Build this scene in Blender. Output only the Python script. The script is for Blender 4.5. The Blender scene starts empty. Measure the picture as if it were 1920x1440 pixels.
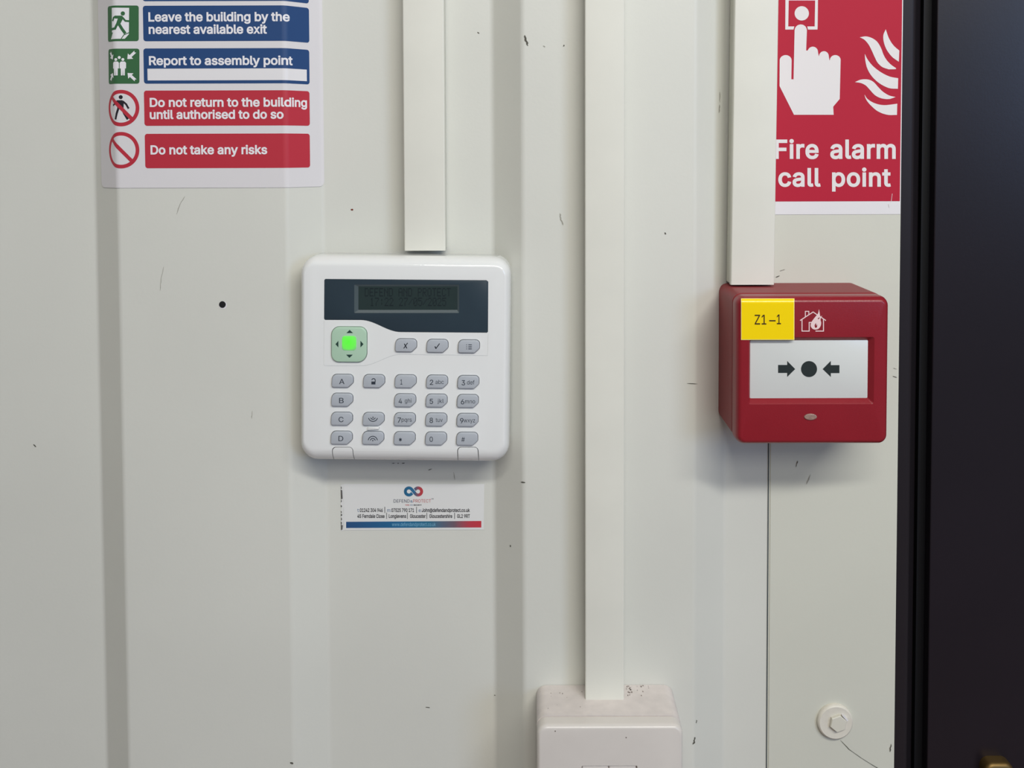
import bpy, bmesh, math, os, random
from mathutils import Vector, Matrix
import numpy as np
from mathutils.geometry import tessellate_polygon, delaunay_2d_cdt

PI = math.pi
SC = bpy.context.scene
COL = SC.collection
random.seed(7)

# ------------------------------------------------------------------ camera
F = 1700.0                      # focal length in pixels of the 1920 wide frame
PPX, PPY = 1000.0, 345.0        # where the lens axis meets the (shifted) frame
TILT, ROLL = math.radians(2.1), math.radians(0.17)
CZ, DIST = 1.50, 0.60
cam_data = bpy.data.cameras.new('camera')
cam_data.sensor_fit = 'HORIZONTAL'
cam_data.sensor_width = 36.0
cam_data.lens = F / 1920.0 * 36.0
cam_data.shift_x = (960.0 - PPX) / 1920.0
cam_data.shift_y = (PPY - 720.0) / 1920.0
cam_data.clip_start = 0.01
cam = bpy.data.objects.new('camera', cam_data)
COL.objects.link(cam)
CAMR = Matrix.Rotation(PI / 2 - TILT, 3, 'X') @ Matrix.Rotation(-ROLL, 3, 'Z')
cam.location = (0.0, -DIST, CZ)
cam.rotation_euler = CAMR.to_euler()
SC.camera = cam

# ------------------------------------------------------------------ light
world = bpy.data.worlds.new('world')
SC.world = world
world.use_nodes = True
bg = world.node_tree.nodes['Background']
bg.inputs[0].default_value = (0.95, 0.97, 0.97, 1)
bg.inputs[1].default_value = 0.19

def area_light(name, loc, aim, sx, sy, power, color):
    d = bpy.data.lights.new(name, 'AREA')
    d.shape = 'RECTANGLE'
    d.size, d.size_y, d.energy, d.color = sx, sy, power, color
    o = bpy.data.objects.new(name, d)
    COL.objects.link(o)
    o.location = loc
    o.rotation_euler = (Vector(aim) - Vector(loc)).to_track_quat('-Z', 'Y').to_euler()
    return o

area_light('ceiling_tube_light', (0.42, -1.15, 2.30), (0.30, -0.45, 1.2), 1.3, 0.10, 18.0, (1.0, 0.985, 0.93))
area_light('ceiling_panel_light', (0.35, -1.75, 2.34), (0.25, -0.3, 1.2), 1.2, 0.60, 11.0, (1.0, 0.985, 0.94))
area_light('added_blue_light', (2.35, -3.1, 2.05), (0.1, 0.0, 1.4), 0.9, 0.9, 24.0, (0.36, 0.58, 1.0))  # unseen bluish light, added for the reflection on the door

SC.view_settings.view_transform = 'Standard'
SC.view_settings.look = 'None'
SC.view_settings.gamma = 1.0
SC.view_settings.use_curve_mapping = False
SC.view_settings.exposure = -0.11

# ------------------------------------------------------------------ helpers
def P(px, py, h):
    """point of the plane h metres in front of the wall seen at photo position (px, py)"""
    d = CAMR @ Vector(((px - PPX) / F, -(py - PPY) / F, -1.0))
    t = (-h + DIST) / d.y
    return Vector((d.x * t, -h, CZ + d.z * t))

def lin(c):
    c /= 255.0
    return c / 12.92 if c <= 0.04045 else ((c + 0.055) / 1.055) ** 2.4

def rgb(r, g, b):
    return (lin(r), lin(g), lin(b), 1.0)

MATS = {}
def mat(name, color, rough=0.5, spec=0.5, noise=0.0, nscale=40.0, bump=0.0, bscale=900.0, metal=0.0, emit=0.0, coat=0.0):
    if name in MATS:
        return MATS[name]
    m = bpy.data.materials.new(name)
    m.use_nodes = True
    nt = m.node_tree
    b = nt.nodes['Principled BSDF']
    b.inputs['Base Color'].default_value = color
    b.inputs['Roughness'].default_value = rough
    b.inputs['Specular IOR Level'].default_value = spec
    b.inputs['Metallic'].default_value = metal
    b.inputs['Coat Weight'].default_value = coat
    b.inputs['Coat Roughness'].default_value = 0.08
    if emit:
        b.inputs['Emission Color'].default_value = color
        b.inputs['Emission Strength'].default_value = emit
    tc = nt.nodes.new('ShaderNodeTexCoord')
    if noise:
        n = nt.nodes.new('ShaderNodeTexNoise')
        n.inputs['Scale'].default_value = nscale
        n.inputs['Detail'].default_value = 4.0
        nt.links.new(tc.outputs['Object'], n.inputs['Vector'])
        r = nt.nodes.new('ShaderNodeValToRGB')
        r.color_ramp.elements[0].position = 0.3
        r.color_ramp.elements[1].position = 0.7
        r.color_ramp.elements[0].color = tuple(c * (1 - noise) for c in color[:3]) + (1,)
        r.color_ramp.elements[1].color = tuple(min(1, c * (1 + noise)) for c in color[:3]) + (1,)
        nt.links.new(n.outputs['Fac'], r.inputs['Fac'])
        nt.links.new(r.outputs['Color'], b.inputs['Base Color'])
    if bump:
        n2 = nt.nodes.new('ShaderNodeTexNoise')
        n2.inputs['Scale'].default_value = bscale
        n2.inputs['Detail'].default_value = 3.0
        nt.links.new(tc.outputs['Object'], n2.inputs['Vector'])
        bp = nt.nodes.new('ShaderNodeBump')
        bp.inputs['Strength'].default_value = bump
        bp.inputs['Distance'].default_value = 0.0004
        nt.links.new(n2.outputs['Fac'], bp.inputs['Height'])
        nt.links.new(bp.outputs['Normal'], b.inputs['Normal'])
    MATS[name] = m
    return m

M_WALL = mat('wall_paint', rgb(213, 213, 205), 0.42, 0.4, noise=0.03, nscale=6, bump=0.12, bscale=500)
M_TRIM = mat('trim_paint', rgb(208, 208, 196), 0.40, 0.4, noise=0.02, nscale=8, bump=0.10, bscale=500)
M_PVC = mat('trunking_pvc', rgb(222, 221, 211), 0.40, 0.45, noise=0.025, nscale=25, bump=0.05)
M_PVCB = mat('trunking_base_pvc', rgb(205, 205, 194), 0.45, 0.4, noise=0.02, nscale=25)
M_WHITE = mat('keypad_white_plastic', rgb(231, 232, 231), 0.08, 0.5)
M_SWITCH = mat('switch_white_plastic', rgb(215, 209, 203), 0.26, 0.5, noise=0.015, nscale=60)
M_DUSTY = mat('switch_box_plastic', rgb(217, 209, 205), 0.5, 0.4, noise=0.05, nscale=160, bump=0.15, bscale=2500)
M_KEY = mat('key_grey_rubber', rgb(177, 182, 189), 0.45, 0.35, noise=0.02, nscale=200)
M_LEGEND = mat('legend_ink', rgb(52, 58, 68), 0.6, 0.2)
M_LEGENDD = mat('legend_dark_ink', rgb(32, 36, 44), 0.6, 0.2)
M_WINDOW = mat('display_window_plastic', rgb(46, 60, 70), 0.32, 0.35, noise=0.02, nscale=60)
M_BEZEL = mat('lcd_bezel_plastic', rgb(72, 84, 88), 0.4, 0.35)
M_LCD = mat('lcd_glass', rgb(40, 54, 54), 0.35, 0.3, noise=0.03, nscale=90)
M_LCDINK = mat('lcd_segments', rgb(28, 38, 42), 0.5, 0.2)
M_PAD = mat('led_glow_tinted_pad', rgb(176, 206, 182), 0.4, 0.35)  # green glow of the LED is put into the pad's base colour
M_ARROW = mat('pad_arrow_ink', rgb(38, 66, 58), 0.5, 0.3)
M_RED = mat('call_point_red', rgb(138, 26, 38), 0.30, 0.45, noise=0.03, nscale=50, bump=0.12, bscale=1800)
M_REDB = mat('call_point_back_box_red', rgb(136, 42, 47), 0.5, 0.4, noise=0.05, nscale=80, bump=0.15, bscale=1800)
M_GLASS = mat('white_break_plate', rgb(214, 217, 215), 0.25, 0.4)
M_BLACK = mat('black_print', rgb(38, 46, 46), 0.5, 0.3)
M_YELLOW = mat('yellow_label', rgb(250, 216, 0), 0.16, 0.5)
M_CREAMEDGE = mat('yellow_label_edge', rgb(250, 240, 150), 0.4, 0.3)
M_BROWN = mat('label_brown_ink', rgb(62, 42, 10), 0.5, 0.3)
M_SYMBOL = mat('pale_pink_print', rgb(234, 206, 206), 0.5, 0.3)
M_LENS = mat('indicator_lens', rgb(150, 122, 112), 0.15, 0.5, noise=0.25, nscale=500)
M_PAPER = mat('sign_paper', rgb(218, 215, 217), 0.55, 0.4)
M_PAPERW = mat('sign_vinyl_white', rgb(228, 226, 228), 0.35, 0.4)
M_SIGNRED = mat('sign_red', rgb(180, 28, 54), 0.6, 0.25)
M_SIGNWHITE = mat('sign_white_print', rgb(228, 224, 224), 0.6, 0.25)
M_BARBLUE = mat('notice_blue', rgb(32, 68, 118), 0.5, 0.35)
M_BARRED = mat('notice_red', rgb(184, 46, 62), 0.5, 0.35)
M_GREEN = mat('notice_green', rgb(54, 102, 64), 0.5, 0.35)
M_TEXT = mat('notice_white_print', rgb(232, 230, 234), 0.4, 0.3)
M_INK = mat('notice_black_print', rgb(36, 32, 40), 0.5, 0.3)
M_CARD = mat('contact_label_paper', rgb(224, 224, 222), 0.4, 0.35)
M_CARDINK = mat('contact_label_ink', rgb(52, 52, 56), 0.6, 0.2)
M_CBLUE = mat('contact_label_blue', rgb(54, 96, 140), 0.5, 0.3)
M_CNAVY = mat('contact_label_navy', rgb(54, 60, 84), 0.5, 0.3)
M_CRED = mat('contact_label_red', rgb(186, 84, 84), 0.5, 0.3)
M_CLIGHT = mat('contact_label_pale_blue', rgb(128, 182, 212), 0.5, 0.3)
M_CBLUE2 = mat('contact_label_mid_blue', rgb(50, 108, 148), 0.5, 0.3)
M_RESIDUE = mat('label_residue', rgb(92, 90, 88), 0.8, 0.1, noise=0.3, nscale=900)
M_DOOR = mat('door_dark_foil', rgb(27, 22, 29), 0.30, 0.40, noise=0.10, nscale=7, bump=0.06, bscale=700)
M_FRAME = mat('door_frame_dark_foil', rgb(33, 28, 32), 0.45, 0.25, noise=0.06, nscale=9)
M_SEAL = mat('door_seal_rubber', rgb(9, 10, 15), 0.6, 0.3)
M_SHADE_LINE = mat('shade_line_grey', rgb(92, 100, 104), 0.7, 0.2)  # dark tone standing for shade at the cover strip's left edge
M_BRASS = mat('handle_brass', rgb(122, 98, 58), 0.5, 0.5, metal=0.9)
M_BOLT = mat('painted_bolt', rgb(218, 213, 201), 0.42, 0.4, noise=0.04, nscale=200)
M_BOLTH = mat('painted_bolt_head', rgb(214, 211, 198), 0.4, 0.4)
M_MARK = mat('wall_scuff_dark', rgb(92, 90, 82), 0.8, 0.1)
M_MARKL = mat('wall_scuff_light', rgb(160, 158, 148), 0.8, 0.1)
M_MARKR = mat('wall_scuff_red', rgb(120, 60, 48), 0.8, 0.1)
M_DUST = mat('grey_dust', rgb(122, 110, 104), 0.9, 0.1)
M_HOLE = mat('wall_hole_dark', rgb(30, 31, 33), 0.7, 0.2)
M_FLOOR = mat('floor_vinyl', rgb(172, 142, 130), 0.5, 0.4, noise=0.06, nscale=12)
M_CEIL = mat('ceiling_paint', rgb(220, 220, 214), 0.7, 0.3)

def x_gradient(name, stops, rough=0.4):
    """printed colour band running left to right over the object's own width"""
    m = bpy.data.materials.new(name)
    m.use_nodes = True
    nt = m.node_tree
    b = nt.nodes['Principled BSDF']
    b.inputs['Roughness'].default_value = rough
    b.inputs['Specular IOR Level'].default_value = 0.3
    tc = nt.nodes.new('ShaderNodeTexCoord')
    sp = nt.nodes.new('ShaderNodeSeparateXYZ')
    r = nt.nodes.new('ShaderNodeValToRGB')
    els = r.color_ramp.elements
    els[0].position, els[0].color = stops[0]
    els[1].position, els[1].color = stops[-1]
    for p, c in stops[1:-1]:
        e = els.new(p)
        e.color = c
    nt.links.new(tc.outputs['Generated'], sp.inputs[0])
    nt.links.new(sp.outputs['X'], r.inputs['Fac'])
    nt.links.new(r.outputs['Color'], b.inputs['Base Color'])
    return m

M_BAND = x_gradient('contact_label_band', [(0, rgb(44, 80, 126)), (0.4, rgb(38, 104, 148)), (0.62, rgb(52, 112, 140)), (0.80, rgb(112, 92, 104)), (0.92, rgb(188, 62, 76)), (1, rgb(196, 58, 70))])
M_LOGO = x_gradient('contact_label_logo', [(0, rgb(40, 98, 134)), (0.45, rgb(46, 110, 150)), (0.62, rgb(96, 96, 118)), (0.85, rgb(182, 66, 74)), (1, rgb(190, 64, 70))])

def led_material():
    m = bpy.data.materials.new('green_led')
    m.use_nodes = True
    nt = m.node_tree
    b = nt.nodes['Principled BSDF']
    tc = nt.nodes.new('ShaderNodeTexCoord')
    mp = nt.nodes.new('ShaderNodeMapping')
    mp.inputs['Location'].default_value = (-0.47, 0, -0.60)
    g = nt.nodes.new('ShaderNodeVectorMath')
    g.operation = 'MULTIPLY'
    g.inputs[1].default_value = (1, 0, 1)
    ln = nt.nodes.new('ShaderNodeVectorMath')
    ln.operation = 'LENGTH'
    r = nt.nodes.new('ShaderNodeValToRGB')
    els = r.color_ramp.elements
    els[0].position, els[0].color = 0.0, rgb(84, 255, 34)
    els[1].position, els[1].color = 0.74, rgb(122, 186, 124)
    e = els.new(0.48)
    e.color = rgb(104, 244, 72)
    nt.links.new(tc.outputs['Generated'], mp.inputs['Vector'])
    nt.links.new(mp.outputs['Vector'], g.inputs[0])
    nt.links.new(g.outputs['Vector'], ln.inputs[0])
    nt.links.new(ln.outputs['Value'], r.inputs['Fac'])
    b.inputs['Base Color'].default_value = rgb(60, 110, 60)
    nt.links.new(r.outputs['Color'], b.inputs['Emission Color'])
    b.inputs['Emission Strength'].default_value = 0.9
    return m
M_LED = led_material()

# --- object making
WORLDM = {}
def root_matrix(o):
    while o.parent is not None:
        o = o.parent
    return WORLDM.get(o.name, Matrix.Identity(4))

def thing(name, label, cat, loc, roty=0.0, group=None, kind=None):
    o = bpy.data.objects.new(name, None)
    COL.objects.link(o)
    o.empty_display_size = 0.02
    o.location = loc
    o.rotation_euler = (0, roty, 0)
    WORLDM[o.name] = Matrix.Translation(Vector(loc)) @ Matrix.Rotation(roty, 4, 'Y')
    if label: o['label'] = label
    if cat: o['category'] = cat
    if group: o['group'] = group
    if kind: o['kind'] = kind
    return o

def obj(name, verts, faces, material, parent=None, smooth=None, label=None, local=False):
    """one mesh object; verts in world space unless local"""
    if parent is not None and not local:
        inv = root_matrix(parent).inverted()
        verts = [inv @ Vector(v) for v in verts]
    me = bpy.data.meshes.new(name)
    me.from_pydata([tuple(v) for v in verts], [], faces)
    bm = bmesh.new()
    bm.from_mesh(me)
    bmesh.ops.remove_doubles(bm, verts=bm.verts, dist=1e-7)
    bm.to_mesh(me)
    bm.free()
    me.materials.append(material)
    if smooth is not None:
        me.polygons.foreach_set('use_smooth', [True] * len(me.polygons))
        me.set_sharp_from_angle(angle=math.radians(smooth))
    me.update()
    o = bpy.data.objects.new(name, me)
    COL.objects.link(o)
    if parent is not None:
        o.parent = parent
    if label: o['label'] = label
    return o

def structure(o, label):
    o['kind'] = 'structure'
    o['label'] = label
    return o

# --- 2D shapes (x right, z up): a shape is (verts2d, tris)
def tess(*loops):
    vv = [[Vector((p[0], p[1], 0)) for p in lp] for lp in loops]
    flat = [(p.x, p.y) for lp in vv for p in lp]
    return flat, [tuple(t) for t in tessellate_polygon(vv)]

def merge(*shapes):
    V, T = [], []
    for v, t in shapes:
        b = len(V)
        V += list(v)
        T += [tuple(i + b for i in f) for f in t]
    return V, T

def disc(cx, cy, rx, ry=None, n=48):
    ry = ry or rx
    return [(cx + rx * math.cos(2 * PI * i / n), cy + ry * math.sin(2 * PI * i / n)) for i in range(n)]

def rpoly(pts, n=6):
    """polygon [(x, y, r)] with rounded corners"""
    out = []
    N = len(pts)
    for i in range(N):
        p = Vector(pts[i][:2]); a = Vector(pts[i - 1][:2]); b = Vector(pts[(i + 1) % N][:2]); r = pts[i][2]
        if r <= 0:
            out.append(tuple(p)); continue
        u = (a - p); v = (b - p)
        lu, lv = u.length, v.length
        u.normalize(); v.normalize()
        ang = u.angle(v)
        d = min(r / math.tan(ang / 2), lu * 0.49, lv * 0.49)
        rr = d * math.tan(ang / 2)
        c = p + (u + v).normalized() * (rr / math.sin(ang / 2))
        s, e = p + u * d, p + v * d
        a0 = math.atan2(s.y - c.y, s.x - c.x); a1 = math.atan2(e.y - c.y, e.x - c.x)
        da = (a1 - a0 + PI) % (2 * PI) - PI
        for k in range(n + 1):
            t = a0 + da * k / n
            out.append((c.x + rr * math.cos(t), c.y + rr * math.sin(t)))
    return out

def rrect(x0, y0, x1, y1, r, n=6):
    return rpoly([(x0, y0, r), (x1, y0, r), (x1, y1, r), (x0, y1, r)], n)

def stroke(pts, w, closed=False):
    """a bent bar of width w along pts"""
    sh = []
    n = len(pts)
    for i in range(n if closed else n - 1):
        a = Vector(pts[i]); b = Vector(pts[(i + 1) % n])
        d = (b - a)
        if d.length < 1e-9: continue
        d.normalize()
        q = Vector((-d.y, d.x)) * w / 2
        e = d * w * 0.42
        sh.append(([tuple(a + q - e * 0), tuple(b + q + e * (closed or i < n - 2)), tuple(b - q + e * (closed or i < n - 2)), tuple(a - q)], [(0, 1, 2, 3)]))
    return fuse(merge(*sh))

def ribbon(pts, w, closed=False):
    """mitred strip along a smooth path"""
    n = len(pts)
    L, R = [], []
    for i in range(n):
        a = Vector(pts[(i - 1) % n] if (closed or i > 0) else pts[i])
        b = Vector(pts[(i + 1) % n] if (closed or i < n - 1) else pts[i])
        d = (b - a).normalized()
        q = Vector((-d.y, d.x)) * w / 2
        p = Vector(pts[i])
        L.append(tuple(p + q)); R.append(tuple(p - q))
    V = L + R
    T = [(i, (i + 1) % n, n + (i + 1) % n, n + i) for i in range(n if closed else n - 1)]
    return V, T

def arc(cx, cy, r, a0, a1, n=20):
    return [(cx + r * math.cos(math.radians(a0 + (a1 - a0) * i / n)), cy + r * math.sin(math.radians(a0 + (a1 - a0) * i / n))) for i in range(n + 1)]

# --- lettering
def load_font(fn):
    try:
        p = os.path.join(bpy.utils.system_resource('DATAFILES'), 'fonts', fn)
        return bpy.data.fonts.load(p) if os.path.exists(p) else None
    except Exception:
        return None
FONT = load_font('Inter.woff2')

def glyph_loops(body, gap=1.0, wgap=1.0):
    """closed outlines of a line of lettering"""
    cu = bpy.data.curves.new('t', 'FONT')
    cu.body = body
    if FONT: cu.font = FONT
    cu.size = 1.0
    cu.space_character, cu.space_word = gap, wgap
    cu.resolution_u = 4
    cu.fill_mode = 'NONE'
    cu.dimensions = '3D'
    o = bpy.data.objects.new('t', cu)
    COL.objects.link(o)
    me = bpy.data.meshes.new_from_object(o.evaluated_get(bpy.context.evaluated_depsgraph_get()))
    nb = {}
    for e in me.edges:
        a, b = e.vertices
        nb.setdefault(a, []).append(b); nb.setdefault(b, []).append(a)
    loops, seen = [], set()
    for st in sorted(nb):
        if st in seen: continue
        lp, prev, cur = [], None, st
        while cur not in seen:
            seen.add(cur)
            lp.append(cur)
            nx = [q for q in nb[cur] if q != prev and q not in seen]
            if not nx: break
            prev = cur
            cur = min(nx, key=lambda q: abs(q - cur)) if prev is not None else nx[0]
        if len(lp) > 2: loops.append([tuple(me.vertices[k].co[:2]) for k in lp])
    # vertex order along a spline gives its direction
    bpy.data.objects.remove(o); bpy.data.curves.remove(cu); bpy.data.meshes.remove(me)
    return loops

def fill_loops(loops):
    """fill overlapping outlines by winding number"""
    V, E = [], []
    for lp in loops:
        b = len(V); n = len(lp)
        V += lp
        E += [(b + k, b + (k + 1) % n) for k in range(n)]
    r = delaunay_2d_cdt([Vector(v) for v in V], E, [], 0, 1e-6)
    ov, of = r[0], r[2]
    P2 = np.array([(v.x, v.y) for v in ov]); T = np.array(of)
    C = P2[T].mean(axis=1)
    A = np.array([V[a] for a, b in E]); B = np.array([V[b] for a, b in E])
    w = np.zeros(len(C), int)
    for k in range(0, len(C), 400):
        c = C[k:k + 400]
        up = (A[None, :, 1] <= c[:, None, 1]) & (B[None, :, 1] > c[:, None, 1])
        dn = (A[None, :, 1] > c[:, None, 1]) & (B[None, :, 1] <= c[:, None, 1])
        side = (B[None, :, 0] - A[None, :, 0]) * (c[:, None, 1] - A[None, :, 1]) - (c[:, None, 0] - A[None, :, 0]) * (B[None, :, 1] - A[None, :, 1])
        w[k:k + 400] = (up & (side > 0)).sum(axis=1) - (dn & (side < 0)).sum(axis=1)
    return [tuple(p) for p in P2], [tuple(int(q) for q in t) for t, ww in zip(T, w) if ww > 0]

def signed_area(lp):
    return sum(lp[k - 1][0] * lp[k][1] - lp[k][0] * lp[k - 1][1] for k in range(len(lp))) / 2

def clean(lp):
    out = []
    for p in lp:
        if not out or (Vector(p) - Vector(out[-1])).length > 1e-4: out.append(p)
    while len(out) > 3 and (Vector(out[0]) - Vector(out[-1])).length < 1e-4: out.pop()
    return out

def raw_text(body, bold, gap=1.0, wgap=1.0):
    loops = [clean(lp) for lp in glyph_loops(body, gap, wgap)]
    # outer outlines run one way in the font; make that way positive
    big = max(loops, key=lambda l: abs(signed_area(l)))
    if signed_area(big) < 0: loops = [list(reversed(l)) for l in loops]
    if bold:
        loops = [grow_loop(l, bold) for l in loops]
    return fill_loops(loops)

def grow_loop(lp, d):
    """move a loop to its right-hand side by d (outer loops grow, counters shrink)"""
    n = len(lp)
    out = []
    for i in range(n):
        p = Vector(lp[i]); e1 = p - Vector(lp[i - 1]); e2 = Vector(lp[(i + 1) % n]) - p
        e1.normalize(); e2.normalize()
        m = Vector((e1.y, -e1.x)) + Vector((e2.y, -e2.x))
        m = m / max(0.5, m.length_squared / 2)
        out.append(tuple(p + m * d))
    return out

def fuse(shape):
    """union of overlapping faces, so that no two lie in one another"""
    V, T = shape
    lo = Vector((min(v[0] for v in V), min(v[1] for v in V)))
    k = max(max(v[0] for v in V) - lo.x, max(v[1] for v in V) - lo.y)
    def ar(t): return sum(V[t[i - 1]][0] * V[t[i]][1] - V[t[i]][0] * V[t[i - 1]][1] for i in range(len(t))) / k / k
    T = [list(t) if ar(t) > 0 else list(reversed(t)) for t in T if abs(ar(t)) > 1e-9]
    r = delaunay_2d_cdt([Vector(((v[0] - lo.x) / k, (v[1] - lo.y) / k)) for v in V], [], T, 0, 1e-5)
    return [(v.x * k + lo.x, v.y * k + lo.y) for v in r[0]], [tuple(f) for f, o in zip(r[2], r[5]) if o]

CAPS = {}
def text(body, x0, x1, base, cap, bold=0.0, slant=0.0, gap=1.0, wgap=1.0):
    """lettering in 2D: from x0 to x1, standing on base, capitals 'cap' high (sign follows the y axis in use)"""
    if bold not in CAPS:
        CAPS[bold] = max(v[1] for v in raw_text('H', bold)[0])
    V, T = raw_text(body, bold, gap, wgap)
    a, b = min(v[0] for v in V), max(v[0] for v in V)
    sx = (x1 - x0) / (b - a)
    sy = cap / CAPS[bold]
    return [(x0 + (x - a) * sx + slant * y * abs(sy), base + y * sy) for x, y in V], T

def flat(name, shape, mapf, material, parent, label=None):
    """a printed flat shape put on a surface by mapf(x, y) -> world"""
    V, T = shape
    W = [mapf(x, y) for x, y in V]
    F2 = []
    for f in T:
        n = (W[f[1]] - W[f[0]]).cross(W[f[2]] - W[f[0]])
        F2.append(tuple(reversed(f)) if n.y > 0 else f)
    return obj(name, W, F2, material, parent, label=label)

def on(h):
    return lambda x, y: P(x, y, h)

# --- lofted solids: outlines (x, z) at depths h in front of the wall; local or world
def loft(rings, hs, cap_back=True, cap_front=True):
    n = len(rings[0])
    V, Fc = [], []
    for r, h in zip(rings, hs):
        V += [(x, -h, z) for x, z in r]
    for k in range(len(rings) - 1):
        for i in range(n):
            j = (i + 1) % n
            Fc.append((k * n + i, k * n + j, (k + 1) * n + j, (k + 1) * n + i))
    if cap_back: Fc.append(tuple(reversed(range(n))))
    if cap_front: Fc.append(tuple(range((len(rings) - 1) * n, len(rings) * n)))
    bm = bmesh.new()
    bv = [bm.verts.new(v) for v in V]
    for f in Fc:
        try: bm.faces.new([bv[i] for i in f])
        except ValueError: pass
    bmesh.ops.recalc_face_normals(bm, faces=bm.faces)
    bm.verts.index_update()
    V2 = [tuple(v.co) for v in bm.verts]
    F3 = [tuple(v.index for v in f.verts) for f in bm.faces]
    bm.free()
    return V2, F3

def inset(outline, d):
    """move a closed outline inwards by d"""
    n = len(outline)
    area = sum(outline[i][0] * outline[(i + 1) % n][1] - outline[(i + 1) % n][0] * outline[i][1] for i in range(n))
    sg = 1 if area > 0 else -1
    out = []
    for i in range(n):
        p = Vector(outline[i]); a = Vector(outline[i - 1]); b = Vector(outline[(i + 1) % n])
        e1 = (p - a); e2 = (b - p)
        if e1.length < 1e-9: e1 = e2
        if e2.length < 1e-9: e2 = e1
        e1.normalize(); e2.normalize()
        n1 = Vector((-e1.y, e1.x)) * sg; n2 = Vector((-e2.y, e2.x)) * sg
        m = (n1 + n2)
        m = m / max(0.35, m.length_squared / 2)
        out.append(tuple(p + m * d))
    return out

def bump_solid(outline, h0, h1, bev, seg=4):
    """prism with a rounded front edge"""
    rings, hs = [outline], [h0]
    for k in range(seg + 1):
        a = PI / 2 * k / seg
        rings.append(inset(outline, bev * (1 - math.cos(a))))
        hs.append(h1 - bev + bev * math.sin(a))
    return loft(rings, hs)

def box(x0, x1, y0, y1, z0, z1):
    V = [(x0, y0, z0), (x1, y0, z0), (x1, y1, z0), (x0, y1, z0), (x0, y0, z1), (x1, y0, z1), (x1, y1, z1), (x0, y1, z1)]
    return V, [(0, 3, 2, 1), (4, 5, 6, 7), (0, 1, 5, 4), (1, 2, 6, 5), (2, 3, 7, 6), (3, 0, 4, 7)]

def cut(target, cutters):
    """cut hollows into a mesh (boolean difference)"""
    mats = list(target.data.materials)
    for V, Fc in cutters:
        c = obj('c', V, Fc, mats[0])
        c.matrix_world = Matrix.Identity(4)
        par = target.parent
        target.parent = None
        md = target.modifiers.new('b', 'BOOLEAN')
        md.object = c
        md.operation = 'DIFFERENCE'
        md.solver = 'EXACT'
        dg = bpy.context.evaluated_depsgraph_get()
        me = bpy.data.meshes.new_from_object(target.evaluated_get(dg))
        target.modifiers.clear()
        old = target.data
        nm = old.name
        target.data = me
        bpy.data.meshes.remove(old)
        me.name = nm
        cm = c.data
        bpy.data.objects.remove(c)
        bpy.data.meshes.remove(cm)
        target.parent = par
    me = target.data
    me.materials.clear()
    me.materials.append(mats[0])
    me.polygons.foreach_set('use_smooth', [True] * len(me.polygons))
    me.set_sharp_from_angle(angle=math.radians(28))

# ------------------------------------------------------------------ wall
HR = 0.017                                                   # depth of the wall's folds
def X(px, py, h): return P(px, py, h).x
PITCH_PTS = [(X(195, 1091, 0), 0), (X(235, 1091, HR), HR), (X(546, 1000, HR), HR), (X(613, 1000, 0), 0),
             (X(926, 700, 0), 0), (X(981, 700, HR), HR), (X(1302, 1100, HR), HR), (X(1357, 1100, 0), 0)]
TRIM_L, TRIM_R = X(1441, 1100, 0.0015), X(1682, 1000, 0.0015)
pit = PITCH_PTS[4][0] - PITCH_PTS[0][0]
prof = [(PITCH_PTS[2][0] - 2 * pit, HR), (PITCH_PTS[3][0] - 2 * pit, 0), (PITCH_PTS[0][0] - pit, 0), (PITCH_PTS[1][0] - pit, HR),
        (PITCH_PTS[2][0] - pit, HR), (PITCH_PTS[3][0] - pit, 0)] + PITCH_PTS
prof = [(prof[0][0] - 0.1, HR)] + prof + [(TRIM_R - 0.002, 0)]

def fillet(pts, r=0.006, n=6):
    out = [pts[0]]
    for i in range(1, len(pts) - 1):
        p, a, b = Vector(pts[i]), Vector(pts[i - 1]), Vector(pts[i + 1])
        u, v = (a - p).normalized(), (b - p).normalized()
        ang = u.angle(v)
        if ang > PI - 0.01: continue
        d = r / math.tan(ang / 2)
        c = p + (u + v).normalized() * (r / math.sin(ang / 2))
        s, e = p + u * d, p + v * d
        a0, a1 = math.atan2(s.y - c.y, s.x - c.x), math.atan2(e.y - c.y, e.x - c.x)
        da = (a1 - a0 + PI) % (2 * PI) - PI
        out += [(c.x + r * math.cos(a0 + da * k / n), c.y + r * math.sin(a0 + da * k / n)) for k in range(n + 1)]
    return out + [pts[-1]]
PROF = fillet(prof)
CUM = [0.0]
for i in range(1, len(PROF)):
    CUM.append(CUM[-1] + math.hypot(PROF[i][0] - PROF[i - 1][0], PROF[i][1] - PROF[i - 1][1]))

def fold(x):
    """height of the wall sheet at x"""
    for i in range(1, len(PROF)):
        if x <= PROF[i][0]:
            t = (x - PROF[i - 1][0]) / (PROF[i][0] - PROF[i - 1][0])
            return PROF[i - 1][1] + t * (PROF[i][1] - PROF[i - 1][1])
    return PROF[-1][1]

ceiling_z = 2.40
V = []
for x, h in PROF:
    V += [(x, -h, 0.0), (x, -h, ceiling_z)]
n = len(PROF)
Fc = [(2 * i, 2 * i + 2, 2 * i + 3, 2 * i + 1) for i in range(n - 1)]
b = len(V)
V += [(PROF[0][0], 0.03, 0), (PROF[0][0], 0.03, ceiling_z), (PROF[-1][0], 0.03, 0), (PROF[-1][0], 0.03, ceiling_z)]
Fc += [(b, b + 1, b + 3, b + 2), (0, 1, b + 1, b), (2 * n - 2, b + 2, b + 3, 2 * n - 1)]
wall = structure(obj('wall_back', V, Fc, M_WALL, smooth=25), 'off-white painted steel wall with vertical folds')

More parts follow.
